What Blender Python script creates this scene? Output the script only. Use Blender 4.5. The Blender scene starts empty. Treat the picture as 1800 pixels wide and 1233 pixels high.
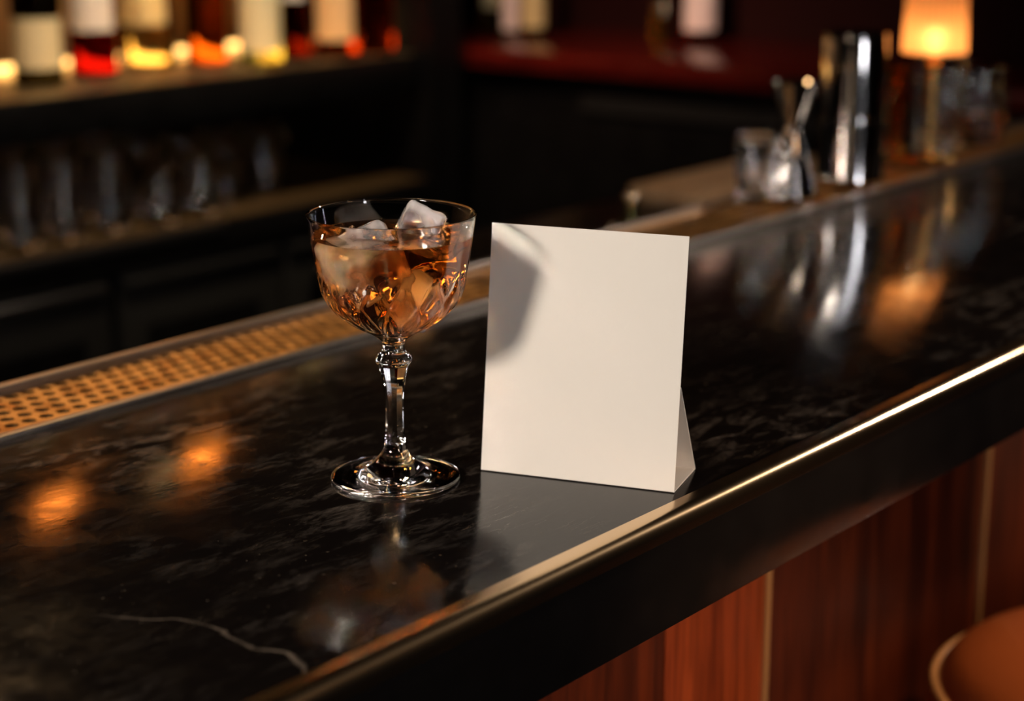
import bpy, bmesh, math, random
from mathutils import Vector, noise
random.seed(7)
PI = math.pi
sc = bpy.context.scene
COL = sc.collection
ZT = 1.07                       # height of the bar top above the floor

# ------------------------------------------------------------------ camera
AZ = math.radians(38.337); PITCH = math.radians(14.704)
cam_d = bpy.data.cameras.new('camera'); cam = bpy.data.objects.new('camera', cam_d); COL.objects.link(cam)
cam_d.sensor_width = 36.0; cam_d.lens = 66.0
cam.location = (0, 0, ZT + .33)
fwd = Vector((math.cos(AZ)*math.cos(PITCH), math.sin(AZ)*math.cos(PITCH), -math.sin(PITCH)))
cam.rotation_euler = fwd.to_track_quat('-Z', 'Y').to_euler()
cam_d.clip_start = .05; cam_d.clip_end = 30
cam_d.dof.use_dof = True; cam_d.dof.focus_distance = .985; cam_d.dof.aperture_fstop = 4.7
sc.camera = cam
vs = sc.view_settings
vs.view_transform = 'Standard'; vs.look = 'None'; vs.gamma = 1; vs.use_curve_mapping = False; vs.exposure = 0.0
cy = sc.cycles
cy.max_bounces = 20; cy.transmission_bounces = 18; cy.glossy_bounces = 8; cy.diffuse_bounces = 4
cy.transparent_max_bounces = 16; cy.volume_bounces = 0
cy.sample_clamp_indirect = 0; cy.blur_glossy = 0
cy.caustics_reflective = True; cy.caustics_refractive = True
cy.use_denoising = True

# ------------------------------------------------------------------ world and lights
w = bpy.data.worlds.new('dim_room'); sc.world = w; w.use_nodes = True
w.node_tree.nodes['Background'].inputs[0].default_value = (.5, .38, .30, 1)
w.node_tree.nodes['Background'].inputs[1].default_value = .006

def area(name, loc, target, size, power, col, size_y=None, spread=None):
    d = bpy.data.lights.new(name, 'AREA'); d.energy = power; d.color = col; d.size = size
    if size_y: d.shape = 'RECTANGLE'; d.size_y = size_y
    else: d.shape = 'DISK'
    if spread: d.spread = math.radians(spread)
    o = bpy.data.objects.new(name, d); COL.objects.link(o); o.location = Vector(loc) + Vector((0, 0, ZT))
    t = Vector(target) + Vector((0, 0, ZT))
    o.rotation_euler = (t - o.location).to_track_quat('-Z', 'Y').to_euler()
    return o
key = area('key_light', (-.87, .83, .86), (.78, .62, .09), .26, 1.34, (1, .87, .74), spread=40)
rp = area('right_pendant', (2.95, .05, .97), (.9, .55, 0), .14, 3.2, (1, .84, .68), spread=100)
def bulb(name, loc, power, col, r=.012):
    d = bpy.data.lights.new(name, 'POINT'); d.energy = power; d.color = col; d.shadow_soft_size = r
    o = bpy.data.objects.new(name, d); COL.objects.link(o); o.location = (loc[0], loc[1], loc[2]+ZT)
bulb('glassware_fill', (1.02, 1.86, .22), 1.2, (1, .88, .78), .02)  # added point light out of view, brightens the low-shelf glasses from the left
bulb('glint_fill', (-.9, -.5, 1.15), 3.0, (1, .93, .88)); bulb('glint_fill', (.45, -1.3, 1.35), 1.0, (1, .9, .82)); bulb('glint_fill', (1.4, -1.1, 1.3), .8, (1, .62, .32))  # unseen point lights added behind the camera for glints in the glass

area('room_light_tall', (.35, -1.5, .55), (1.6, .95, .05), .16, 3.5, (.95, .95, 1.0), size_y=1.1, spread=90)
area('label_fill', (1.75, 1.55, 1.6), (2.05, 2.3, .05), .25, 3.6, (1, .82, .55), spread=50)  # added light, no fixture; brightens the fronts of the bottle labels
area('aisle_light', (1.2, 1.5, 1.5), (2.9, 1.95, .05), .2, 1.6, (1, .7, .5), spread=30)
area('drink_backlight', (1.15, 2.05, 1.25), (.9, .75, 0), .40, 3.4, (1, .60, .27), spread=140)  # added warm backlight out of view, for gold in drink, foot and rail
def spot(name, loc, target, power, col, deg, r=.03, blend=.8):
    d = bpy.data.lights.new(name, 'SPOT'); d.energy = power; d.color = col; d.spot_size = math.radians(deg); d.spot_blend = blend; d.shadow_soft_size = r
    o = bpy.data.objects.new(name, d); COL.objects.link(o); o.location = (loc[0], loc[1], loc[2]+ZT)
    o.rotation_euler = (Vector(target) - Vector(loc)).to_track_quat('-Z', 'Y').to_euler()
spot('rail_fill', (1.45, 1.85, 1.5), (.93, .93, 0), 45, (1, .66, .34), 20)  # extra unseen spot, added to raise the golden brightness of the rail
spot('front_spot', (.75, -.75, .35), (.93, .62, -.22), 44, (1, .66, .42), 22)
spot('front_spot', (2.2, -.75, .30), (1.58, .62, -.13), 42, (1, .62, .36), 13)
spot('stool_spot', (1.9, -.3, 1.3), (1.32, .40, -.26), 80, (1, .68, .40), 22, .08)
area('stool_light', (1.1, -.6, .9), (1.10, .5, -.3), .22, .35, (1, .58, .30), spread=100)

# ------------------------------------------------------------------ material helpers
def new_mat(name):
    m = bpy.data.materials.new(name); m.use_nodes = True
    return m, m.node_tree.nodes, m.node_tree.links, m.node_tree.nodes['Principled BSDF']
def P(name, col, rough=.5, metal=0., trans=0., ior=1.5, coat=0., bump=None, var=None, emit=None, spec=.5, rvar=None):
    m, n, l, b = new_mat(name)
    b.inputs['Base Color'].default_value = (*col, 1); b.inputs['Roughness'].default_value = rough
    b.inputs['Metallic'].default_value = metal; b.inputs['Transmission Weight'].default_value = trans
    b.inputs['IOR'].default_value = ior; b.inputs['Coat Weight'].default_value = coat
    b.inputs['Specular IOR Level'].default_value = spec
    tc = n.new('ShaderNodeTexCoord')
    if var:
        t = n.new('ShaderNodeTexNoise'); t.inputs['Scale'].default_value = var[0]; t.inputs['Detail'].default_value = 5
        l.new(tc.outputs['Object'], t.inputs['Vector'])
        mx = n.new('ShaderNodeMix'); mx.data_type = 'RGBA'
        mx.inputs[6].default_value = (*col, 1); mx.inputs[7].default_value = (*[c*var[1] for c in col], 1)
        l.new(t.outputs[0], mx.inputs[0]); l.new(mx.outputs[2], b.inputs['Base Color'])
    if rvar:
        t = n.new('ShaderNodeTexNoise'); t.inputs['Scale'].default_value = rvar[0]; t.inputs['Detail'].default_value = 4
        l.new(tc.outputs['Object'], t.inputs['Vector'])
        mr = n.new('ShaderNodeMapRange'); mr.inputs['From Min'].default_value = .3; mr.inputs['From Max'].default_value = .7
        mr.inputs['To Min'].default_value = rvar[1]; mr.inputs['To Max'].default_value = rvar[2]
        l.new(t.outputs[0], mr.inputs[0]); l.new(mr.outputs[0], b.inputs['Roughness'])
    if bump:
        t = n.new('ShaderNodeTexNoise'); t.inputs['Scale'].default_value = bump[0]; t.inputs['Detail'].default_value = 4
        l.new(tc.outputs['Object'], t.inputs['Vector'])
        bp = n.new('ShaderNodeBump'); bp.inputs['Strength'].default_value = bump[1]; bp.inputs['Distance'].default_value = bump[2]
        l.new(t.outputs[0], bp.inputs['Height']); l.new(bp.outputs[0], b.inputs['Normal'])
    if emit:
        b.inputs['Emission Color'].default_value = (*emit[0], 1); b.inputs['Emission Strength'].default_value = emit[1]
    return m
def glass(name, col=(1, 1, 1), rough=0., ior=1.5):
    m = bpy.data.materials.new(name); m.use_nodes = True; n = m.node_tree.nodes; l = m.node_tree.links
    n.remove(n['Principled BSDF']); g = n.new('ShaderNodeBsdfGlass'); g.inputs[0].default_value = (*col, 1)
    g.inputs['Roughness'].default_value = rough; g.inputs['IOR'].default_value = ior
    l.new(g.outputs[0], n['Material Output'].inputs[0]); return m
def emission(name, col, s):
    m = bpy.data.materials.new(name); m.use_nodes = True; n = m.node_tree.nodes; l = m.node_tree.links
    n.remove(n['Principled BSDF']); e = n.new('ShaderNodeEmission'); e.inputs[0].default_value = (*col, 1); e.inputs[1].default_value = s
    l.new(e.outputs[0], n['Material Output'].inputs[0]); return m

def stone_mat():
    m, n, l, b = new_mat('black_stone')
    tc = n.new('ShaderNodeTexCoord')
    def tex(scale, det, vec=None, rough=.55, dist=0):
        t = n.new('ShaderNodeTexNoise'); t.inputs['Scale'].default_value = scale; t.inputs['Detail'].default_value = det
        t.inputs['Roughness'].default_value = rough; t.inputs['Distortion'].default_value = dist
        l.new(vec or tc.outputs['Object'], t.inputs['Vector']); return t.outputs[0]
    def rng(v, a, c, lo, hi):
        r = n.new('ShaderNodeMapRange'); r.inputs[1].default_value = a; r.inputs[2].default_value = c
        r.inputs[3].default_value = lo; r.inputs[4].default_value = hi; l.new(v, r.inputs[0]); return r.outputs[0]
    def mth(op, a, c, d=None):
        x = n.new('ShaderNodeMath'); x.operation = op
        for i, v in enumerate((a, c, d)):
            if v is None: continue
            if hasattr(v, 'is_output'): l.new(v, x.inputs[i])
            else: x.inputs[i].default_value = v
        return x.outputs[0]
    def mixc(f, a, c):
        x = n.new('ShaderNodeMix'); x.data_type = 'RGBA'
        l.new(f, x.inputs[0])
        for i, v in ((6, a), (7, c)):
            if hasattr(v, 'is_output'): l.new(v, x.inputs[i])
            else: x.inputs[i].default_value = (*v, 1)
        return x.outputs[2]
    mp = n.new('ShaderNodeMapping'); mp.inputs['Rotation'].default_value = (0, 0, .5); mp.inputs['Scale'].default_value = (1, 2.6, 1)
    l.new(tc.outputs['Object'], mp.inputs['Vector'])
    big = tex(5, 3)
    smoke = tex(26, 12, mp.outputs[0], .76, .4)
    cloud = mth('MULTIPLY', rng(smoke, .50, .70, 0, 1), rng(big, .44, .64, .08, 1))
    col = mixc(cloud, (.006, .0045, .004), (.12, .102, .090))
    specks = rng(tex(260, 2), .70, .76, 0, 1)
    specks = mth('MULTIPLY', specks, rng(tex(9, 2), .5, .65, 0, 1))
    col = mixc(specks, col, (.20, .16, .12))
    # fine scratches along one direction
    mp2 = n.new('ShaderNodeMapping'); mp2.inputs['Rotation'].default_value = (0, 0, .95); mp2.inputs['Scale'].default_value = (1, 9, 1)
    l.new(tc.outputs['Object'], mp2.inputs['Vector'])
    sv = tex(12, 6, mp2.outputs[0], .6, .5)
    hair = rng(mth('ABSOLUTE', mth('SUBTRACT', sv, .5), 0), 0, .006, 1, 0)
    hair = mth('MULTIPLY', hair, rng(tex(13, 2), .52, .66, 0, .8))
    col = mixc(hair, col, (.14, .11, .08))
    # the one pale vein that crosses the bar: x as a function of y
    sep = n.new('ShaderNodeSeparateXYZ'); l.new(tc.outputs['Object'], sep.inputs[0])
    fc = n.new('ShaderNodeFloatCurve'); c = fc.mapping.curves[0]
    pts = [(.505, .508), (.512, .512), (.539, .524), (.552, .5205), (.565, .522), (.595, .523), (.612, .514), (.628, .505), (.66, .49)]
    Y0, Y1, X0, X1 = .50, .70, .45, .55
    pp = [((y-Y0)/(Y1-Y0), (x-X0)/(X1-X0)) for y, x in pts]
    c.points[0].location = (0, pp[0][1]); c.points[1].location = (1, .2)
    for q in pp: c.points.new(*q)
    fc.mapping.update()
    l.new(rng(sep.outputs[1], Y0, Y1, 0, 1), fc.inputs['Value'])
    vx = rng(fc.outputs[0], 0, 1, X0, X1)
    wob = rng(tex(60, 3), .3, .7, -.002, .002)
    d = mth('ABSOLUTE', mth('SUBTRACT', mth('ADD', sep.outputs[0], wob), vx), 0)
    vein = mth('MULTIPLY', rng(d, .0004, .0019, 1, 0), rng(tex(45, 3), .35, .6, .15, 1))
    fade = mth('MULTIPLY', rng(sep.outputs[1], .508, .53, 0, 1), rng(sep.outputs[1], .605, .645, 1, 0))
    vein = mth('MULTIPLY', vein, fade)
    col = mixc(vein, col, (.17, .135, .105))
    l.new(col, b.inputs['Base Color'])
    rg = mth('ADD', rng(tex(30, 8, None, .7), .35, .7, .07, .20), mth('MULTIPLY', cloud, .12))
    l.new(rg, b.inputs['Roughness'])
    bp = n.new('ShaderNodeBump'); bp.inputs['Strength'].default_value = .12; bp.inputs['Distance'].default_value = .0003
    l.new(tex(120, 5, mp.outputs[0], .6), bp.inputs['Height']); l.new(bp.outputs[0], b.inputs['Normal'])
    b.inputs['IOR'].default_value = 1.58
    return m

def wood_mat(name, dark, light, scale=1., rough=.46, axis=2, coat=0):
    m, n, l, b = new_mat(name)
    tc = n.new('ShaderNodeTexCoord'); mp = n.new('ShaderNodeMapping')
    s = [34*scale]*3; s[axis] = 1.8*scale; mp.inputs['Scale'].default_value = s
    l.new(tc.outputs['Object'], mp.inputs['Vector'])
    t = n.new('ShaderNodeTexNoise'); t.inputs['Scale'].default_value = 1.; t.inputs['Detail'].default_value = 8; t.inputs['Distortion'].default_value = .6
    l.new(mp.outputs[0], t.inputs['Vector'])
    t2 = n.new('ShaderNodeTexNoise'); t2.inputs['Scale'].default_value = 7; t2.inputs['Detail'].default_value = 5
    l.new(mp.outputs[0], t2.inputs['Vector'])
    r = n.new('ShaderNodeValToRGB'); r.color_ramp.elements[0].position = .32; r.color_ramp.elements[1].position = .68
    r.color_ramp.elements[0].color = (*dark, 1); r.color_ramp.elements[1].color = (*light, 1)
    l.new(t.outputs[0], r.inputs[0])
    mx = n.new('ShaderNodeMix'); mx.data_type = 'RGBA'; mx.blend_type = 'MULTIPLY'; mx.inputs[0].default_value = .5
    r2 = n.new('ShaderNodeValToRGB'); r2.color_ramp.elements[0].position = .4; r2.color_ramp.elements[0].color = (.25, .2, .18, 1); r2.color_ramp.elements[1].position = .55
    l.new(t2.outputs[0], r2.inputs[0]); l.new(r.outputs[0], mx.inputs[6]); l.new(r2.outputs[0], mx.inputs[7])
    l.new(mx.outputs[2], b.inputs['Base Color']); b.inputs['Roughness'].default_value = rough; b.inputs['Coat Weight'].default_value = coat; b.inputs['Specular IOR Level'].default_value = .22
    bp = n.new('ShaderNodeBump'); bp.inputs['Strength'].default_value = .3; bp.inputs['Distance'].default_value = .0008
    l.new(t2.outputs[0], bp.inputs['Height']); l.new(bp.outputs[0], b.inputs['Normal'])
    return m

def brushed_brass(name, col, rough, bumpd=.0002):
    m = P(name, col, rough, 1., var=(40, .75), rvar=(60, rough*.75, rough*1.35), bump=(300, .15, bumpd)); return m

M = dict(
    stone=stone_mat(),
    brass=P('brass', (.76, .54, .32), .22, 1.),
    brass_plate=brushed_brass('aged_brass_plate', (.62, .33, .11), .42),
    steel=P('brushed_steel', (.50, .46, .44), .30, 1.),
    polished=P('polished_steel', (.78, .76, .75), .07, 1., rvar=(25, .05, .11)),
    copper_steel=P('polished_jigger_steel', (.80, .74, .70), .09, 1., rvar=(25, .07, .13)),
    black=P('black_lacquer', (.004, .0035, .0035), .35, spec=.25, rvar=(20, .25, .45)),
    blackmetal=P('black_metal', (.03, .028, .027), .4, .6, var=(30, .7)),
    darkgap=P('dark_tray', (.012, .009, .007), .5, .3),
    mahog=wood_mat('mahogany_panel', (.11, .014, .003), (.36, .060, .012)),
    mahog2=wood_mat('dark_mahogany_panel', (.030, .005, .002), (.12, .019, .004), 1.1),
    redwood=wood_mat('red_lacquered_wood', (.05, .003, .002), (.10, .007, .004), .8, .22, 1, .2),
    wall=P('maroon_wall', (.016, .0015, .001), .85, spec=.1, var=(3, .5), bump=(60, .1, .001)),
    wallback=P('dark_brown_wall', (.014, .009, .007), .7, spec=.15, var=(3, .5), bump=(60, .1, .001)),
    ceiling=P('black_ceiling', (.02, .017, .015), .8, var=(3, .6)),
    floor=wood_mat('dark_floorboards', (.008, .004, .003), (.022, .011, .006), .5, .45, 0),
    card=P('ivory_card', (.84, .79, .72), .55, var=(90, .985), bump=(900, .08, .0001), spec=.3),
    crystal=glass('clear_crystal', (1, 1, 1), 0, 1.5),
    clear=glass('clear_glass', (.97, .97, .97), .01, 1.48),
    fascia=P('polished_black_edge', (.005, .004, .0035), .16, spec=.3, var=(30, 2.2), rvar=(40, .10, .26), bump=(90, .08, .0003)),
    inlay=P('satin_brass_inlay', (.50, .25, .09), .5, .55),
    lampbrass=P('golden_brass', (.86, .50, .17), .22, 1.),
    leather=P('cognac_leather', (.42, .095, .022), .32, bump=(160, .35, .0008), var=(8, .75), coat=.25),
    piping=P('tan_piping', (.50, .24, .09), .4, bump=(200, .2, .0004)),
)
# cocktail: clear liquid that absorbs blue and green over depth
def liquid_mat(name, col, density, ior=1.34):
    m = glass(name, (1, 1, 1), 0, ior); n = m.node_tree.nodes; l = m.node_tree.links
    v = n.new('ShaderNodeVolumeAbsorption'); v.inputs[0].default_value = (*col, 1); v.inputs[1].default_value = density
    l.new(v.outputs[0], n['Material Output'].inputs['Volume']); return m
M['cocktail'] = liquid_mat('amber_cocktail', (.95, .63, .11), 46)
def ice_mat():
    m, n, l, b = new_mat('cloudy_ice')
    tc = n.new('ShaderNodeTexCoord'); t = n.new('ShaderNodeTexNoise'); t.inputs['Scale'].default_value = 38; t.inputs['Detail'].default_value = 3
    l.new(tc.outputs['Object'], t.inputs['Vector'])
    r = n.new('ShaderNodeMapRange'); r.inputs[1].default_value = .40; r.inputs[2].default_value = .60; r.inputs[3].default_value = .34; r.inputs[4].default_value = 1.0
    l.new(t.outputs[0], r.inputs[0]); l.new(r.outputs[0], b.inputs['Transmission Weight'])
    b.inputs['Base Color'].default_value = (.95, .92, .92, 1); b.inputs['Roughness'].default_value = .06; b.inputs['IOR'].default_value = 1.31
    bp = n.new('ShaderNodeBump'); bp.inputs['Strength'].default_value = .3; bp.inputs['Distance'].default_value = .001
    l.new(t.outputs[0], bp.inputs['Height']); l.new(bp.outputs[0], b.inputs['Normal'])
    return m
M['ice'] = ice_mat()

# ------------------------------------------------------------------ mesh helpers
def link(name, bm, mat, parent=None, angle=35, flat=False):
    bmesh.ops.recalc_face_normals(bm, faces=bm.faces[:])
    for f in bm.faces: f.smooth = not flat
    if not flat:
        lim = math.radians(angle)
        for e in bm.edges:
            if len(e.link_faces) == 2 and e.calc_face_angle(0) > lim: e.smooth = False
    me = bpy.data.meshes.new(name); bm.to_mesh(me); bm.free()
    me.materials.append(M[mat] if isinstance(mat, str) else mat)
    o = bpy.data.objects.new(name, me); COL.objects.link(o)
    if parent: o.parent = parent
    return o
def empty(name, loc, label, cat, group=None, rz=0):
    o = bpy.data.objects.new(name, None); COL.objects.link(o); o.empty_display_size = .05
    o.location = (loc[0], loc[1], loc[2] + ZT); o.rotation_euler.z = rz
    tag(o, label, cat, group); return o
def tag(o, label, cat, group=None, kind=None):
    o['label'] = label; o['category'] = cat
    if group: o['group'] = group
    if kind: o['kind'] = kind
    return o
def box(bm, x0, x1, y0, y1, z0, z1, bev=0, seg=2):
    vs_ = [bm.verts.new(p) for p in ((x0,y0,z0),(x1,y0,z0),(x1,y1,z0),(x0,y1,z0),(x0,y0,z1),(x1,y0,z1),(x1,y1,z1),(x0,y1,z1))]
    fs = [bm.faces.new([vs_[i] for i in q]) for q in ((0,3,2,1),(4,5,6,7),(0,1,5,4),(1,2,6,5),(2,3,7,6),(3,0,4,7))]
    if bev:
        es = list({e for f in fs for e in f.edges})
        bmesh.ops.bevel(bm, geom=es, offset=bev, segments=seg, profile=.5, affect='EDGES')
def boxo(name, ext, mat, parent=None, bev=0, seg=2):
    bm = bmesh.new(); box(bm, *ext, bev=bev, seg=seg); return link(name, bm, mat, parent)
def lathe(bm, prof, seg=48, closed=False, mod=None, cap0=True, cap1=True, c=(0, 0)):
    """prof: list of (r, z). mod(theta, r, z) -> r.  A zero radius end closes on one vertex."""
    rings = []
    for i, (r, z) in enumerate(prof):
        if r < 1e-6: rings.append([bm.verts.new((c[0], c[1], z))]); continue
        ring = []
        for k in range(seg):
            th = 2*PI*k/seg; rr = mod(th, r, z, i) if mod else r
            ring.append(bm.verts.new((c[0]+rr*math.cos(th), c[1]+rr*math.sin(th), z)))
        rings.append(ring)
    n = len(rings)
    for i in range(n if closed else n-1):
        a, b = rings[i], rings[(i+1) % n]
        if len(a) == 1 and len(b) == 1: continue
        for k in range(seg):
            k2 = (k+1) % seg
            if len(a) == 1: bm.faces.new((a[0], b[k], b[k2]))
            elif len(b) == 1: bm.faces.new((a[k], a[k2], b[0]))
            else: bm.faces.new((a[k], a[k2], b[k2], b[k]))
    if not closed:
        if cap0 and len(rings[0]) > 1: bm.faces.new(rings[0][::-1])
        if cap1 and len(rings[-1]) > 1: bm.faces.new(rings[-1])
def smooth_prof(pts, sub=4):
    """Catmull-Rom through the profile points."""
    out = []
    for i in range(len(pts)-1):
        p0 = pts[max(i-1, 0)]; p1 = pts[i]; p2 = pts[i+1]; p3 = pts[min(i+2, len(pts)-1)]
        for s in range(sub):
            t = s/sub
            out.append(tuple(.5*((2*p1[j]) + (-p0[j]+p2[j])*t + (2*p0[j]-5*p1[j]+4*p2[j]-p3[j])*t*t + (-p0[j]+3*p1[j]-3*p2[j]+p3[j])*t**3) for j in (0, 1)))
    out.append(pts[-1]); return [(max(r, 0), z) for r, z in out]
def sstep(a, b, x):
    t = min(1, max(0, (x-a)/(b-a))); return t*t*(3-2*t)

# ------------------------------------------------------------------ room
def struct(name, ext, mat):
    e = (ext[0], ext[1], ext[2], ext[3], ext[4]+ZT, ext[5]+ZT)
    o = boxo(name, e, mat); o['kind'] = 'structure'; return o
FZ = -ZT
struct('floor', (-2.6, 3.10, -2.6, 2.62, FZ-.1, FZ), 'floor')
struct('ceiling', (-2.6, 3.10, -2.6, 2.62, 1.95, 2.05), 'ceiling')
struct('wall_back', (-2.6, 3.10, 2.62, 2.72, FZ, 1.95), 'wallback')
struct('wall_right', (3.10, 3.20, -2.6, 2.72, FZ, 1.95), 'wall')
struct('wall_left', (-2.7, -2.6, -2.6, 2.72, FZ, 1.95), 'wallback')
struct('wall_front', (-2.7, 3.20, -2.7, -2.6, FZ, 1.95), 'wallback')
struct('trim_1', (2.50, 2.585, 2.16, 2.62, FZ, 1.95), 'black')      # dark corner post

# ------------------------------------------------------------------ the main bar
bar = empty('bar_counter', (0, 0, 0), 'long bar with black stone top, brass edge and mahogany front', 'bar')
BX0, BX1 = -.5, 2.625
boxo('countertop', (BX0, BX1, .508, .884, -.063, 0), 'stone', bar, .003, 3)
boxo('fascia', (BX0, BX1, .5055, .5085, -.063, -.0115), 'fascia', bar, .001)
# brass bead that wraps the upper front edge
bm = bmesh.new()
sec = []
R = .0075
for k in range(9):
    a = PI/2 + (PI/2)*k/8
    sec.append((.5095 + R*math.cos(a) + .0, .0012 - R + R*math.sin(a)))
sec = [(.5165, .0002), (.5160, .0012)] + sec + [(.5020, -.0105), (.5035, -.0118), (.507, -.0118), (.507, -.001), (.5160, -.001)]
ra = [bm.verts.new((BX0, y, z)) for y, z in sec]; rb = [bm.verts.new((BX1, y, z)) for y, z in sec]
for i in range(len(sec)):
    j = (i+1) % len(sec); bm.faces.new((ra[i], ra[j], rb[j], rb[i]))
bm.faces.new(ra); bm.faces.new(rb[::-1])
link('edge_trim', bm, 'brass', bar, 40)
boxo('bar_body', (BX0, BX1, .655, .90, FZ, -.063), 'black', bar)
seams = [(-.5, .20, 'mahog'), (.20, .60, 'mahog'), (.60, .944, 'mahog2'), (.944, 1.069, 'mahog'), (1.069, 1.428, 'mahog2'), (1.428, 1.80, 'mahog2'), (1.80, 2.625, 'mahog')]
for a, b_, mt in seams:
    bm = bmesh.new(); box(bm, a+.0008, b_-.0008, .62, .655, FZ+.08, -.063, .0015)
    link('front_panel', bm, mt, bar)
for x in (.20, 1.069, 1.428, 1.80):
    boxo('brass_inlay', (x-.003, x+.003, .6165, .6215, FZ+.08, -.064), 'inlay', bar, .0008)
boxo('toe_kick', (BX0, BX1, .64, .66, FZ, FZ+.08), 'blackmetal', bar)

# perforated brass rail set along the bartender's side
rail = empty('drip_rail', (0, 0, 0), 'long perforated brass drip rail with steel borders along the back of the black bar top', 'drip rail')
boxo('drip_tray', (BX0, BX1, .886, .978, -.022, -.012), 'darkgap', rail)
def trim(y0, y1, name, z1=.0022):
    bm = bmesh.new(); box(bm, BX0, BX1, y0, y1, -.014, z1, .0012, 3); link(name, bm, 'steel', rail)
trim(.885, .893, 'front_border'); trim(.971, .979, 'back_border', .0035)
bm = bmesh.new(); pitch = .0130; ROWS = 6; y0 = .8935; hy = (.9705-.8935)/ROWS; rad = .0047; zt = -.0025
nx = int(2.0/pitch)
for r in range(ROWS):
    cyy = y0 + hy*(r+.5); off = pitch/2 if r % 2 else 0
    for k in range(nx):
        cx = .36 + k*pitch + off
        if cx + pitch/2 > BX1: continue
        out, inn, low = [], [], []
        for s in range(12):
            th = 2*PI*(s+.5)/12; cs, sn = math.cos(th), math.sin(th)
            q = min((pitch/2)/max(abs(cs), 1e-6), (hy/2)/max(abs(sn), 1e-6))
            if abs(abs(cs)*hy - abs(sn)*pitch) < .45*pitch*hy/.0112*.9 and s % 3 == 0: pass
            out.append(bm.verts.new((cx+q*cs, cyy+q*sn, zt)))
            inn.append(bm.verts.new((cx+rad*cs, cyy+rad*sn, zt)))
            low.append(bm.verts.new((cx+rad*cs, cyy+rad*sn, zt-.0015)))
        cn = [bm.verts.new((cx+sx*pitch/2, cyy+sy*hy/2, zt)) for sx, sy in ((1, 1), (-1, 1), (-1, -1), (1, -1))]
        def quad_of(th):
            return None
        for s in range(12):
            s2 = (s+1) % 12
            a, b_ = out[s], out[s2]
            bm.faces.new((inn[s], inn[s2], b_, a)); bm.faces.new((low[s], low[s2], inn[s2], inn[s]))
            # fill the corner when the two outer points lie on different sides
            ax = abs(abs(a.co.x-cx)-pitch/2) < 1e-6; bx = abs(abs(b_.co.x-cx)-pitch/2) < 1e-6
            if ax != bx:
                mxx = (a.co.x if ax else b_.co.x); myy = (b_.co.y if ax else a.co.y)
                for c_ in cn:
                    if abs(c_.co.x-mxx) < 1e-6 and abs(c_.co.y-myy) < 1e-6: bm.faces.new((a, b_, c_))
bmesh.ops.remove_doubles(bm, verts=bm.verts[:], dist=1e-5)
for f in bm.faces: f.smooth = False
for f in bm.faces:
    if f.calc_area() < 1e-12: pass
me = bpy.data.meshes.new('perforated_grate'); bm.to_mesh(me); bm.free(); me.materials.append(M['brass_plate'])
grate = bpy.data.objects.new('perforated_grate', me); COL.objects.link(grate); grate.parent = rail
boxo('grate_end', (BX0, .355, .893, .971, -.004, -.0025), 'brass_plate', rail)

# ------------------------------------------------------------------ cocktail glass
GX, GY = .729, .658
coupe = empty('cocktail_glass', (GX, GY, 0), 'cut crystal stemmed cocktail glass with facetted stem, standing left of the ivory card', 'glass')
Zs, SEG = .075, 192
outer = smooth_prof([(.0058, .0752), (.0066, .0785), (.0120, .0828), (.0215, .0878), (.0300, .0938), (.0352, .1000), (.0382, .1060), (.0400, .1140), (.0416, .1250), (.0432, .1350), (.0450, .1465), (.04545, .1482)], 6)
inner = smooth_prof([(.0445, .1482), (.0438, .1460), (.0421, .1350), (.0405, .1250), (.0387, .1140), (.0362, .1060), (.0325, .1000), (.0268, .0950), (.0185, .0905), (.0090, .0875), (0, .0868)], 4)
NC = 14
def cut(th, r, z, i):
    e = sstep(.0855, .090, z) * (1 - sstep(.112, .121, z))
    if e <= 0: return r
    u = th*NC/(2*PI); v = (z-.086)/.0175
    g = 0
    for sgn in (1, -1):
        d = abs(((u + sgn*v*.5) % 1) - .5)*2      # 1 at the groove line
        g = max(g, max(0, (d-.62)/.38))
    fl = max(0, 1-abs(((u) % 1)-.5)*2/.35)*(1-sstep(.094, .118, z))*.6
    return r - .0021*e*max(g, fl)
bm = bmesh.new(); prof = outer + inner; no = len(outer)
lathe(bm, prof, SEG, mod=lambda th, r, z, i: cut(th, r, z, i) if i < no else r, cap0=False, cap1=False)
link('bowl', bm, 'crystal', coupe, 60)
def facet(th, r, z, i):
    k = sstep(.019, .024, z)*(1-sstep(.0655, .0675, z))
    a = PI/4; t = (th % a) - a/2
    return r*(1-k) + r*k*(math.cos(a/2)/math.cos(t))*1.03
stem = smooth_prof([(.0085, .0140), (.0064, .0178), (.0059, .0205), (.0050, .0270), (.0048, .0400), (.0053, .0500), (.0062, .0570), (.0078, .0635)], 5) \
     + smooth_prof([(.0081, .0648), (.0098, .0668), (.0099, .0685), (.0084, .0708), (.0066, .0726), (.0058, .0752)], 4)
bm = bmesh.new(); lathe(bm, stem, 64, mod=facet, cap0=False, cap1=False); link('stem', bm, 'crystal', coupe, 12)
foot = [(0, .0012), (.012, .0010), (.028, .0004), (.0335, 0.0), (.0350, .0005), (.0357, .0016), (.0352, .0027), (.0330, .0031)] \
     + smooth_prof([(.0300, .0033), (.0240, .0040), (.0185, .0056), (.0150, .0078), (.0118, .0105), (.0085, .0140)], 4)
bm = bmesh.new(); lathe(bm, foot, 128, cap0=False, cap1=False); link('foot', bm, 'crystal', coupe, 60)

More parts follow.
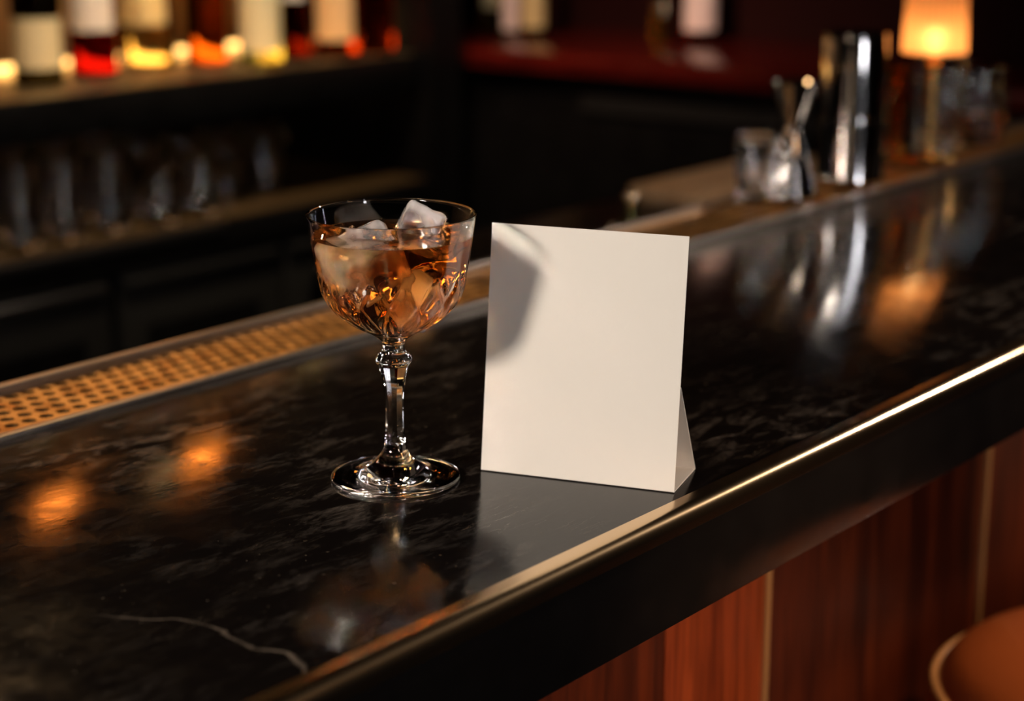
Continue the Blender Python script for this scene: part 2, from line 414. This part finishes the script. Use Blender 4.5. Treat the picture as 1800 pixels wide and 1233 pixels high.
LZ = .1366
def inner_r(z):
    q = inner[::-1]
    for (r0, z0), (r1, z1) in zip(q, q[1:]):
        if z0 <= z <= z1 and z1 > z0: return r0+(r1-r0)*(z-z0)/(z1-z0)
    return q[-1][0]
pr = [(0, .0866)] + [(r+.0003, z-.0002) for r, z in inner[::-1][1:] if z < LZ-.001] + [(inner_r(LZ-.0006)+.0003, LZ-.0006), (inner_r(LZ)+.0003, LZ+.0003), (inner_r(LZ)-.0010, LZ), (.02, LZ-.0001), (0, LZ-.0001)]
bm = bmesh.new(); lathe(bm, [(r, z+ZT) for r, z in pr], 96, c=(GX, GY))
liq = link('cocktail_drink', bm, 'cocktail', None, 70)
tag(liq, 'amber brown cocktail filling the bowl of the cut crystal glass', 'drink')

RT = Vector((.6202, -.7845, 0)); HD = Vector((.7845, .6202, 0))
def ice(name, lat, dep, z, size, rot, seed, label, rz=.3, ncut=.14):
    bm = bmesh.new(); bmesh.ops.create_cube(bm, size=2)
    bmesh.ops.bevel(bm, geom=bm.edges[:], offset=.42, segments=4, profile=.6, affect='EDGES')
    bmesh.ops.subdivide_edges(bm, edges=bm.edges[:], cuts=2, use_grid_fill=True)
    for v in bm.verts:
        p = v.co*1.3 + Vector((seed, seed*.7, 0))
        v.co += v.co.normalized()*(noise.noise(p)*ncut + noise.noise(p*3)*ncut*.3)
        v.co = Vector((v.co.x*size[0], v.co.y*size[1], v.co.z*size[2]))
    o = link(name, bm, 'ice', None, 50)
    o.location = Vector((GX, GY, z+ZT)) + RT*lat + HD*dep; o.rotation_euler = rot
    tag(o, label, 'ice', 'ice cubes in the cocktail'); return o
ice('ice_cube', -.0125, -.006, .1225, (.0175, .0155, .0150), (.35, -.35, -.5), 1.3, 'largest cloudy ice cube, half sunk at the left front of the cocktail')
ice('ice_cube', .0140, .0150, .1382, (.0135, .0110, .0098), (.5, .35, .9), 4.1, 'ice cube with a pointed corner rising above the rim at back right')
ice('ice_cube', .0125, .0005, .1015, (.0145, .0130, .0135), (.6, .5, .2), 8.2, 'submerged amber-tinted ice cube low on the right inside the cocktail')

# ------------------------------------------------------------------ card on its easel fold
card = empty('table_tent_card', (.786, .577, 0), 'blank ivory table card leaning on its folded easel back, beside the cocktail glass', 'card')
A = Vector((.769, .630, .0009)); B = Vector((.803, .524, .0009)); nb = Vector((.952, .305, 0))
def sheet(name, p0, p1, p2, p3, th=.0006):
    bm = bmesh.new(); nrm = (p1-p0).cross(p3-p0).normalized()*th/2
    lo = [bm.verts.new(p-nrm-Vector((.786, .577, 0))) for p in (p0, p1, p2, p3)]; hi = [bm.verts.new(p+nrm-Vector((.786, .577, 0))) for p in (p0, p1, p2, p3)]
    bm.faces.new(lo[::-1]); bm.faces.new(hi)
    for i in range(4): bm.faces.new((lo[i], lo[(i+1) % 4], hi[(i+1) % 4], hi[i]))
    link(name, bm, 'card', card, flat=True)
up = nb*.0183 + Vector((0, 0, .1362))
sheet('front_panel', A, B, B+up, A+up)
fo = nb*.0425
sheet('base_fold', A, B, B+fo, A+fo)
k = .41
sheet('easel_strut', A+fo, B+fo, B+up*k+nb*.0012, A+up*k+nb*.0012)

# ------------------------------------------------------------------ tools and glasses on the rail
sh = empty('cocktail_shaker', (1.756, .936, .0035), 'tall polished steel cocktail shaker upside down on the rail', 'shaker')
bm = bmesh.new()
lathe(bm, [(.0345, 0), (.0362, 0), (.0368, .0012), (.0362, .0026), (.0358, .005), (.0354, .058), (.0352, .062)], 64, cap0=True, cap1=True)
link('lower_tin', bm, 'polished', sh, 40)
bm = bmesh.new()
lathe(bm, [(.0345, .0600), (.0350, .0625), (.0349, .070), (.0340, .11), (.0328, .146), (.0326, .1485), (.0332, .1500), (.0332, .1515), (.0322, .1525), (.0300, .1515), (.0280, .1500), (0, .1495)], 64)
link('upper_tin', bm, 'polished', sh, 40)
jg = empty('jigger', (1.626, .932, .0035), 'steel hourglass jigger standing in front of the shaker', 'jigger')
bm = bmesh.new()
lathe(bm, [(.0245, .0005), (.0262, 0), (.0266, .0008), (.0262, .002), (.0170, .0335), (.0090, .0600), (.0072, .0645), (0, .0645)], 56, cap0=True); link('lower_cup', bm, 'copper_steel', jg, 40)
bm = bmesh.new()
lathe(bm, [(0, .0648), (.0074, .0648), (.0072, .0690), (.0110, .0790), (.0228, .1120), (.0234, .1135), (.0228, .1142), (.0220, .1135), (.0105, .0800), (.006, .072), (0, .0715)], 56); link('upper_cup', bm, 'copper_steel', jg, 40)
bm = bmesh.new(); lathe(bm, [(.0070, .0628), (.0086, .0636), (.0088, .0648), (.0086, .0660), (.0070, .0668)], 40); link('waist_ring', bm, 'copper_steel', jg, 60)

def crystal_tumbler(name, loc, r0, r1, h, label, cat, n=12, body='crystal', wall=.0022, base=.008, group=None, drink=None, drink_mat=None, cutd=.0014, ztop=.75):
    root = None
    bm = bmesh.new(); NZ = 22
    pr = [(0, .0008), (r0*.85, .0004), (r0*.96, 0), (r0, .0010)] + [(r0+(r1-r0)*(k/NZ), .0010+(h-.0020)*k/NZ) for k in range(1, NZ)] + [(r1, h-.0005), (r1-wall*.5, h), (r1-wall, h-.0006)]
    pr += [(r0+(r1-r0)*(k/8)-wall, base+(h-base)*k/8) for k in range(7, 0, -1)] + [(r0-wall-.002, base), (0, base-.0005)]
    cutoff = 4+NZ
    def md(th, r, z, i):
        if not cutd or i < 4 or i >= cutoff-2: return r
        e = sstep(.02, .12, z/h)*(1-sstep(ztop-.15, ztop, z/h))
        u = th*n/(2*PI); v = z/(h*.28); g = 0
        for s in (1, -1):
            d = abs(((u+s*v*.5) % 1)-.5)*2; g = max(g, max(0, (d-.5)/.5))
        return r-cutd*e*g
    lathe(bm, [(r, z) for r, z in pr], 96 if cutd else 40, mod=md, cap0=False, cap1=False)
    o = link(name, bm, body, None, 60); o.location = (loc[0], loc[1], loc[2]+ZT)
    tag(o, label, cat, group)
    return o
def drink_in(loc, r, z0, z1, mat, label, seg=40):
    bm = bmesh.new(); lathe(bm, [(0, z0), (r[0]-.001, z0), (r[0], z0+.001), (r[1], z1), (0, z1)], seg)
    o = link('drink', bm, mat, None, 60); o.location = (loc[0], loc[1], loc[2]+ZT); tag(o, label, 'drink'); return o
ZR = .0035
crystal_tumbler('shot_glass', (1.592, .952-.0, ZR-.001), .0175, .0232, .066, 'small flared cut crystal shot glass left of the jigger', 'glass', 10, cutd=.001)
crystal_tumbler('shot_glass', (1.667, .962, ZR), .0120, .0155, .040, 'tiny low crystal glass between the shot glass and the jigger', 'glass', 8, cutd=.0008)
M['amber_glass'] = glass('amber_glass', (.95, .60, .20), .02)
crystal_tumbler('amber_tumbler', (1.878, .964, ZR), .0225, .0245, .105, 'amber cut glass tumbler partly hidden between shaker and lamp', 'glass', 10, body='amber_glass', cutd=.0018, ztop=.95)
crystal_tumbler('mixing_glass', (2.003, .955, ZR), .0285, .0330, .118, 'tall clear crystal mixing glass right behind the stem of the table lamp', 'glass', 10, cutd=.0016)
crystal_tumbler('rocks_glass', (2.085, .948, ZR), .0335, .0365, .088, 'cut crystal rocks glass holding a little whisky, right of the table lamp', 'glass', 12, wall=.0025)
M['whisky'] = liquid_mat('whisky', (.85, .45, .10), 40)
drink_in((2.085, .948, ZR), (.0313, .0325), .0077, .034, 'whisky', 'shallow golden whisky in the rocks glass right of the lamp')

# table lamp
lamp = empty('table_lamp', (1.928, .930, .0035), 'small brass table lamp with a glowing ribbed amber glass shade', 'lamp')
bm = bmesh.new(); lathe(bm, [(.0300, 0), (.0318, .001), (.0322, .003), (.0310, .0050), (.026, .0062), (.012, .0085), (.0070, .0110), (.0060, .014), (0, .014)], 64); link('base', bm, 'lampbrass', lamp, 40)
bm = bmesh.new()
lathe(bm, smooth_prof([(.0058, .012), (.0050, .018), (.0052, .030), (.0056, .060), (.0052, .090), (.0048, .1000), (.0072, .1030), (.0080, .1060), (.0068, .1090), (.0045, .1110), (.0075, .1145), (.0100, .1170), (.0100, .1195)], 3), 40); link('stem', bm, 'lampbrass', lamp, 60)
m = bpy.data.materials.new('ribbed_amber_shade'); m.use_nodes = True; n = m.node_tree.nodes; l = m.node_tree.links; n.remove(n['Principled BSDF'])
tr = n.new('ShaderNodeBsdfTranslucent'); tr.inputs[0].default_value = (.92, .53, .26, 1)
gl = n.new('ShaderNodeBsdfGlass'); gl.inputs[0].default_value = (1, .72, .42, 1); gl.inputs['Roughness'].default_value = .45; gl.inputs['IOR'].default_value = 1.3
df = n.new('ShaderNodeBsdfDiffuse'); df.inputs[0].default_value = (.7, .45, .25, 1)
m1 = n.new('ShaderNodeMixShader'); m1.inputs[0].default_value = .12; m2 = n.new('ShaderNodeMixShader'); m2.inputs[0].default_value = .15
l.new(tr.outputs[0], m1.inputs[1]); l.new(gl.outputs[0], m1.inputs[2]); l.new(m1.outputs[0], m2.inputs[1]); l.new(df.outputs[0], m2.inputs[2]); l.new(m2.outputs[0], n['Material Output'].inputs[0])
M['shade'] = m
bm = bmesh.new()
rib = lambda th, r, z, i: r + .0013*math.cos(th*30)
lathe(bm, [(.0335, .1190), (.0342, .1200), (.0334, .145), (.0325, .170), (.0315, .195), (.0300, .2200)], 192, mod=rib, cap0=False, cap1=False); link('lamp_shade', bm, 'shade', lamp, 60)
bm = bmesh.new(); lathe(bm, [(.0312, .1188), (.0330, .1188), (.0330, .1198), (.0312, .1198)], 64, closed=True)
for q in range(3):
    th = q*2*PI/3+.4; c, s_ = math.cos(th), math.sin(th)
    v = [bm.verts.new((c*rr-s_*sx, s_*rr+c*sx, .1192+zz)) for rr in (.009, .0318) for sx, zz in ((.0009, .0006), (-.0009, .0006), (-.0009, -.0006), (.0009, -.0006))]
    for i in range(4): bm.faces.new((v[i], v[(i+1) % 4], v[4+(i+1) % 4], v[4+i]))
    bm.faces.new(v[:4]); bm.faces.new(v[4:])
link('shade_carrier', bm, 'lampbrass', lamp, 40)
M['bulb'] = emission('lamp_bulb_glow', (1, .56, .23), 24)
bm = bmesh.new(); lathe(bm, smooth_prof([(.004, .1190), (.0060, .1230), (.0098, .1310), (.0100, .1380), (.0065, .1450), (0, .1480)], 3), 24); link('bulb', bm, 'bulb', lamp, 80)

# ------------------------------------------------------------------ bartender's station behind the rail
st = empty('bartender_station', (1.9, 1.22, -.1), 'low black steel work station behind the bar under the wooden board', 'work station')
def rel(o, ext): return (ext[0]-o[0], ext[1]-o[0], ext[2]-o[1], ext[3]-o[1], ext[4]-o[2], ext[5]-o[2])
so = (1.9, 1.22, -.1)
boxo('worktop', rel(so, (1.42, 2.40, 1.00, 1.40, -.125, -.10)), 'black', st, .003)
boxo('cabinet', rel(so, (1.44, 2.38, 1.01, 1.42, FZ, -.125)), 'black', st)
M['board'] = wood_mat('pale_maple_board', (.62, .42, .26), (.80, .60, .40), .6, .5, 0, 0)
cb = boxo('cutting_board', (1.976, 2.34, 1.10, 1.372, -.10+ZT, -.078+ZT), 'board', None, .004)
tag(cb, 'pale wooden cutting board lying flat behind the rail', 'cutting board')
M['bitters'] = glass('yellow_green_glass', (.75, .72, .30), .05)
for (x, y, h, r, lab) in ((1.523, 1.052, .108, .0095, 'slim yellow-green bottle with a brass cap behind the rail, left of the cutting board'),
                          (1.487, 1.045, .083, .0085, 'shortest brass-capped bottle behind the rail, just above the top of the card')):
    b_ = empty('dasher_bottle', (x, y, -.10), lab, 'bottle')
    bm = bmesh.new(); lathe(bm, [(0, 0), (r*.9, 0), (r*1.1, .003), (r*1.1, h-.030), (r*.8, h-.022), (r*.6, h-.012), (0, h-.012)], 32); link('body', bm, 'bitters', b_, 50)
    bm = bmesh.new(); lathe(bm, [(0, h-.013), (r*.75, h-.013), (r*.8, h-.010), (r*.95, h-.002), (r*.8, h), (0, h)], 32); link('cap', bm, 'brass', b_, 50)

# ------------------------------------------------------------------ back bar along the rear wall
bb = empty('back_bar', (0, 0, 0), 'black back bar with bottle ledge, low shelf and cabinets along the rear wall', 'back bar')
XL, XR = -.6, 2.495
boxo('bottle_ledge', (XL, XR, 2.176, 2.60, -.062, 0), 'black', bb, .003)
boxo('ledge_inlay', (XL, XR-.004, 2.182, 2.60, 0, .0006), P('ledge_brass_mirror', (.80, .56, .30), .32, 1., rvar=(30, .25, .4)), bb)
boxo('recess_back', (XL, XR, 2.585, 2.61, -.22, -.062), 'blackmetal', bb)
boxo('low_shelf', (XL, XR, 2.15, 2.61, -.265, -.22), 'black', bb, .003)
M['shelftop'] = P('tan_shelf_mat', (.09, .05, .02), .35, .2, var=(14, .6))
boxo('shelf_mat', (XL, XR-.004, 2.165, 2.58, -.22, -.2185), 'shelftop', bb)
boxo('shelf_edge_strip', (XL, 1.99, 2.145, 2.152, -.234, -.220), 'steel', bb, .001)
boxo('cabinet_carcass', (XL, XR, 2.18, 2.61, FZ, -.265), 'black', bb)
for (a, b_) in ((.98, 1.36), (1.375, 1.765), (1.785, 2.12), (2.135, 2.49)):
    dr = boxo('cabinet_door', (a, b_, 2.160, 2.18, FZ+.08, -.270), 'blackmetal', bb, .002)
    boxo('door_handle', (a+.004, b_-.006, 2.150, 2.162, -.296, -.281), 'steel' if b_ < 1.8 else 'blackmetal', dr, .003)
    boxo('door_glass', (a+.05, b_-.05, 2.1585, 2.161, FZ+.14, -.36), 'black', dr)
# light strip behind the bottles
ledm = emission('warm_strip_glow', (1, .54, .15), 5)
bs = empty('ledge_strip_light', (0, 0, 0), 'warm strip light glowing behind the row of bottles on the back ledge', 'light')
boxo('diffuser', (1.30, XR-.02, 2.476, 2.486, .003, .012), ledm, bs, .002)
boxo('channel', (1.30, XR-.02, 2.486, 2.494, .0008, .014), 'steel', bs)
boxo('recess_strip', (1.2, XR-.02, 2.56, 2.57, -.075, -.068), emission('recess_strip_glow', (1, .58, .26), 1.3), bs, .001)
boxo('glow_reflector', (XL, XR, 2.606, 2.6095, 0, .395), P('bronze_glow_reflector', (.55, .32, .15), .45, .2, var=(12, .8)), bb, .001)  # added panel that catches the strip light, so the bottle bodies look lit
# upper shelf
us = empty('upper_shelf', (0, 0, 0), 'dark upper shelf on the rear wall above the bottle ledge', 'shelf')
boxo('board', (1.2, XR, 2.26, 2.615, .475, .50), 'black', us, .003)
boxo('bracket', (1.6, 1.62, 2.30, 2.615, .40, .475), 'blackmetal', us); boxo('bracket', (2.3, 2.32, 2.30, 2.615, .40, .475), 'blackmetal', us)

# bottles
def bottle(x, y, r, h, zc, glassmat, labels, lab, shoulder=.62, neck=.0135, capmat='black', name='liquor_bottle', z=.0008, square=0, group='bottles on the back ledge'):
    b_ = empty(name, (x, y, z), lab, 'bottle', group)
    def sq(th, rr, zz, i):
        if not square or rr < .02: return rr
        p = 5.; return rr*(1/((abs(math.cos(th))**p+abs(math.sin(th))**p)**(1/p)))**square*(.93)
    hs = h*shoulder
    pr = [(0, .003), (r*.55, .002), (r*.90, 0), (r*.985, .003), (r, .008)] + [(r, hs*k/6+.008*(1-k/6)) for k in range(1, 7)] \
       + smooth_prof([(r, hs+.004), (r*.93, hs+h*.05), (r*.6, hs+h*.11), (neck+.003, hs+h*.16), (neck, hs+h*.20), (neck*.97, h-.016), (neck*1.1, h-.014), (neck*1.1, h-.006)], 3) + [(0, h-.006)]
    bm = bmesh.new(); lathe(bm, pr, 56, mod=sq); link('body', bm, glassmat, b_, 50)
    bm = bmesh.new(); lathe(bm, [(neck*1.12, h-.034), (neck*1.22, h-.033), (neck*1.22, h-.001), (neck*1.1, h), (0, h)], 32, cap0=False); link('cap', bm, capmat, b_, 50)
    for (z0, z1, a0, a1, mat, nm) in labels:      # curved paper label facing the room
        bm = bmesh.new(); N = 26; lo, hi = [], []
        for s in range(N+1):
            th = math.radians(a0 + (a1-a0)*s/N); rr = sq(th, r, 0, 0)+.0006
            lo.append([bm.verts.new((q*math.cos(th), q*math.sin(th), z0)) for q in (rr-.0004, rr)]); hi.append([bm.verts.new((q*math.cos(th), q*math.sin(th), z1)) for q in (rr-.0004, rr)])
        for s in range(N):
            for j in (0, 1): bm.faces.new((lo[s][j], lo[s+1][j], hi[s+1][j], hi[s][j]))
            bm.faces.new((lo[s][0], lo[s+1][0], lo[s+1][1], lo[s][1])); bm.faces.new((hi[s][0], hi[s+1][0], hi[s+1][1], hi[s][1]))
        bm.faces.new((lo[0][0], lo[0][1], hi[0][1], hi[0][0])); bm.faces.new((lo[N][0], lo[N][1], hi[N][1], hi[N][0]))
        link(nm, bm, mat, b_, 50)
    return b_
def label_mat(name, c1, c2, scale=18):
    m = P(name, c1, .6, var=(scale, 1)); n = m.node_tree.nodes
    for q in n:
        if q.type == 'MIX': q.inputs[7].default_value = (*c2, 1)
    return m
M['g_dark'] = glass('dark_green_black_glass', (.10, .09, .05), .02)
M['g_red'] = glass('ruby_red_glass', (.58, .07, .06), .02)
M['g_yel'] = glass('pale_yellow_glass', (1, .88, .55), .02)
M['g_amb'] = glass('deep_amber_glass', (.85, .38, .11), .02)
M['g_grn'] = glass('yellow_green_tinted_glass', (.85, .82, .40), .02)
M['g_brn'] = glass('brown_glass', (.30, .07, .03), .02)
M['g_rba'] = glass('red_amber_glass', (.66, .20, .07), .02)
M['l_cream'] = label_mat('cream_label', (.70, .58, .36), (.62, .50, .30))
M['l_grey'] = label_mat('grey_white_label', (.70, .62, .58), (.55, .46, .42))
M['l_gold'] = label_mat('gold_printed_label', (.78, .58, .26), (.35, .22, .10), 40)
M['l_orange'] = label_mat('orange_cream_label', (.85, .52, .26), (.72, .40, .18))
M['l_pink'] = label_mat('pale_pink_label', (.70, .52, .48), (.60, .44, .40))
FA = 218.3   # direction facing the room, degrees
bottle(1.780, 2.312, .0375, .30, 0, 'g_dark', [(.026, .10, FA-55, FA+80, 'l_cream', 'label')], 'nearly black bottle with a large cream label, second from the left end in view')
bottle(1.912, 2.345, .0370, .30, 0, 'g_red', [(.072, .17, FA-70, FA+70, 'l_grey', 'label')], 'ruby red bottle with a grey-white label high on its side, third from the left')
bottle(2.052, 2.380, .0440, .27, 0, 'g_yel', [(.070, .16, FA-60, FA+60, 'l_gold', 'label')], 'broad pale yellow bottle with a gold printed label and bright glowing base', square=.6)
bottle(2.128, 2.322, .0340, .30, 0, 'g_amb', [(.13, .19, FA-60, FA+60, 'l_orange', 'label')], 'deep amber bottle, plain low down, between the pale yellow and the cream-labelled bottle')
bottle(2.183, 2.252, .0355, .30, 0, 'g_grn', [(.024, .17, FA-68, FA+68, 'l_cream', 'label')], 'yellow-green tinted bottle with a tall cream label, fifth of the row')
bottle(2.281, 2.279, .0330, .29, 0, 'g_brn', [(.10, .16, FA-50, FA+50, 'l_grey', 'label')], 'dark brown bottle right of the tall cream-labelled bottle')
bottle(2.360, 2.250, .0395, .31, 0, 'g_rba', [(.030, .16, FA-52, FA+52, 'l_orange', 'label')], 'red-brown bottle with an orange-cream label near the right end of the ledge')
bottle(2.445, 2.236, .0320, .28, 0, 'g_rba', [(.16, .20, FA-50, FA+50, 'l_orange', 'label')], 'plain red-amber bottle at the right end of the ledge beside the dark post')
bottle(1.705, 2.400, .0360, .30, 0, 'g_grn', [(.15, .20, FA-50, FA+50, 'l_cream', 'label')], 'yellow-green bottle cut off by the left edge of the photo')

# things on the upper shelf, seen as reflections in the stone
M['amber_sleeve'] = glass('pale_amber_glass', (1, .80, .50), .05)
M['flame'] = emission('candle_glow', (1, .40, .13), 11)
def candle(x, y, lab):
    c = empty('candle_lamp', (x, y, .50), lab, 'candle lamp', 'candle lamps on the upper shelf')
    bm = bmesh.new(); lathe(bm, [(0, 0), (.030, 0), (.034, .003), (.036, .13), (.0345, .13), (.032, .006), (0, .006)], 48, cap0=False, cap1=False); link('amber_glass_sleeve', bm, 'amber_sleeve', c, 50)
    bm = bmesh.new(); lathe(bm, [(0, .010), (.027, .010), (.029, .014), (.029, .105), (.024, .115), (0, .118)], 32); link('glowing_core', bm, 'flame', c, 50)
candle(2.012, 2.36, 'amber glass candle lamp on the upper shelf, right one of two')
candle(1.692, 2.36, 'amber glass candle lamp on the upper shelf, left one of two')
bottle(1.92, 2.36, .033, .28, 0, 'g_grn', [(.03, .13, FA-60, FA+60, 'l_cream', 'label')], 'yellow-green bottle between the two candle lamps on the upper shelf', z=.50, group='upper shelf things')

# glassware on the low shelf
M['gw'] = glass('glassware', (.95, .93, .92), .02, 1.45)
def tumbler_mesh(r0, r1, h):
    bm = bmesh.new(); lathe(bm, [(0, .0005), (r0*.93, 0), (r0, .002), (r1, h-.0008), (r1-.0012, h), (r1-.0024, h-.001), (r0-.0026, .012), (r0-.008, .009), (0, .0085)], 40)
    bmesh.ops.recalc_face_normals(bm, faces=bm.faces[:])
    for f in bm.faces: f.smooth = True
    for e in bm.edges:
        if len(e.link_faces) == 2 and e.calc_face_angle(0) > math.radians(50): e.smooth = False
    me = bpy.data.meshes.new('tumbler'); bm.to_mesh(me); bm.free(); me.materials.append(M['gw']); return me
tall, short = tumbler_mesh(.029, .034, .125), tumbler_mesh(.031, .036, .092)
ordn = ['first', 'second', 'third', 'fourth', 'fifth', 'sixth', 'seventh', 'eighth', 'ninth']
rows = [('front', 2.218, [(1.665, tall), (1.748, tall), (1.832, tall), (1.925, short), (2.02, short)]),
        ('middle', 2.315, [(1.715, tall), (1.80, tall), (1.885, tall), (1.975, short), (2.065, short), (2.155, short), (2.245, short)]),
        ('back', 2.415, [(1.79, tall), (1.875, tall), (1.965, tall), (2.06, short), (2.15, short), (2.24, short), (2.335, short)])]
for rn, y, xs in rows:
    for i, (x, me) in enumerate(xs):
        o = bpy.data.objects.new('tumbler', me); COL.objects.link(o)
        o.location = (x+random.uniform(-.004, .004), y+random.uniform(-.006, .006), ZT-.2185); o.rotation_euler.z = random.random()*6
        kind = 'tall highball glass' if me is tall else 'short tumbler'
        tag(o, f'{kind}, {ordn[i]} from left in the {rn} row on the low shelf', 'glass', 'glasses on the low back shelf')

# ------------------------------------------------------------------ red wooden side counter
rc = empty('side_counter', (0, 0, 0), 'dark red lacquered wooden counter across the far end of the bar', 'counter')
boxo('counter_top', (2.63, 3.09, .15, 2.61, -.035, 0), 'redwood', rc, .004)
boxo('counter_body', (2.67, 3.09, .17, 2.60, FZ, -.035), 'black', rc)
boxo('steel_band', (2.660, 2.670, 1.0, 1.95, -.100, -.072), 'blackmetal', rc)
bottle(2.875, 2.323, .0225, .26, 0, 'g_grn', [(.05, .13, FA-50, FA+50, 'l_cream', 'label')], 'slim yellow-green bottle, leftmost on the red side counter', z=0, neck=.010, group='bottles on the side counter')
bottle(2.857, 2.262, .0170, .22, 0, 'g_yel', [(.012, .10, FA-70, FA+70, 'l_pink', 'label')], 'small bottle with pale label, middle of the left trio on the side counter', z=0, neck=.008, group='bottles on the side counter')
bottle(2.869, 2.217, .0235, .24, 0, 'g_amb', [(.018, .12, FA-70, FA+70, 'l_gold', 'label')], 'amber bottle with golden label, rightmost of the left trio on the side counter', z=0, neck=.010, group='bottles on the side counter')
bottle(2.963, 1.985, .0205, .20, 0, 'amber_glass', [(.05, .075, 0, 359, 'brass', 'brass_band')], 'small amber bottle with a brass band, left of the wide pale pink label', z=0, neck=.009, capmat='brass', group='bottles on the side counter')
bottle(2.980, 1.913, .0330, .27, 0, 'g_rba', [(.022, .16, FA-62, FA+62, 'l_pink', 'label')], 'bottle with a wide pale pink label, rightmost on the side counter', z=0, group='bottles on the side counter')

# ------------------------------------------------------------------ bar stool
SX, SY = 1.308, .435
stool = empty('bar_stool', (SX, SY, FZ), 'round bar stool with a domed cognac leather seat and tan piping', 'stool')
SH = ZT-.275; SR = .152
bm = bmesh.new(); lathe(bm, smooth_prof([(0, SH+.042), (.05, SH+.040), (.10, SH+.032), (.130, SH+.020), (SR-.008, SH+.006), (SR-.003, SH-.003)], 4) + [(SR-.002, SH-.004)] + smooth_prof([(SR-.002, SH-.006), (SR+.002, SH-.025), (SR-.002, SH-.048), (SR-.010, SH-.056)], 3) + [(0, SH-.056)], 72); link('seat', bm, 'leather', stool, 50)
bm = bmesh.new(); lathe(bm, [(SR-.002+.0045*math.cos(a*PI/5), SH-.003+.0045*math.sin(a*PI/5)) for a in range(10)], 96, closed=True); link('piping', bm, 'piping', stool, 80)
bm = bmesh.new(); lathe(bm, [(.11, SH-.056), (.11, SH-.064), (.03, SH-.075), (.022, SH-.09), (.022, .05), (.03, .035), (0, .035)], 48, cap0=True); link('pedestal', bm, 'brass', stool, 50)
bm = bmesh.new(); lathe(bm, [(.19, 0), (.192, .006), (.185, .012), (.06, .034), (.03, .040), (0, .040)], 64); link('base_plate', bm, 'brass', stool, 50)
bm = bmesh.new(); lathe(bm, [(.14+.009*math.cos(a*PI/6), .28+.009*math.sin(a*PI/6)) for a in range(12)], 64, closed=True)
for q in range(3):
    th = q*2*PI/3; c, s = math.cos(th), math.sin(th); px_, py_ = -s*.006, c*.006
    v = [bm.verts.new((c*rr+sx*px_, s*rr+sx*py_, .28+zz)) for rr in (.015, .138) for sx, zz in ((1, .006), (-1, .006), (-1, -.006), (1, -.006))]
    for i in range(4): bm.faces.new((v[i], v[(i+1) % 4], v[4+(i+1) % 4], v[4+i]))
    bm.faces.new(v[:4]); bm.faces.new(v[4:])
link('foot_ring', bm, 'brass', stool, 50)
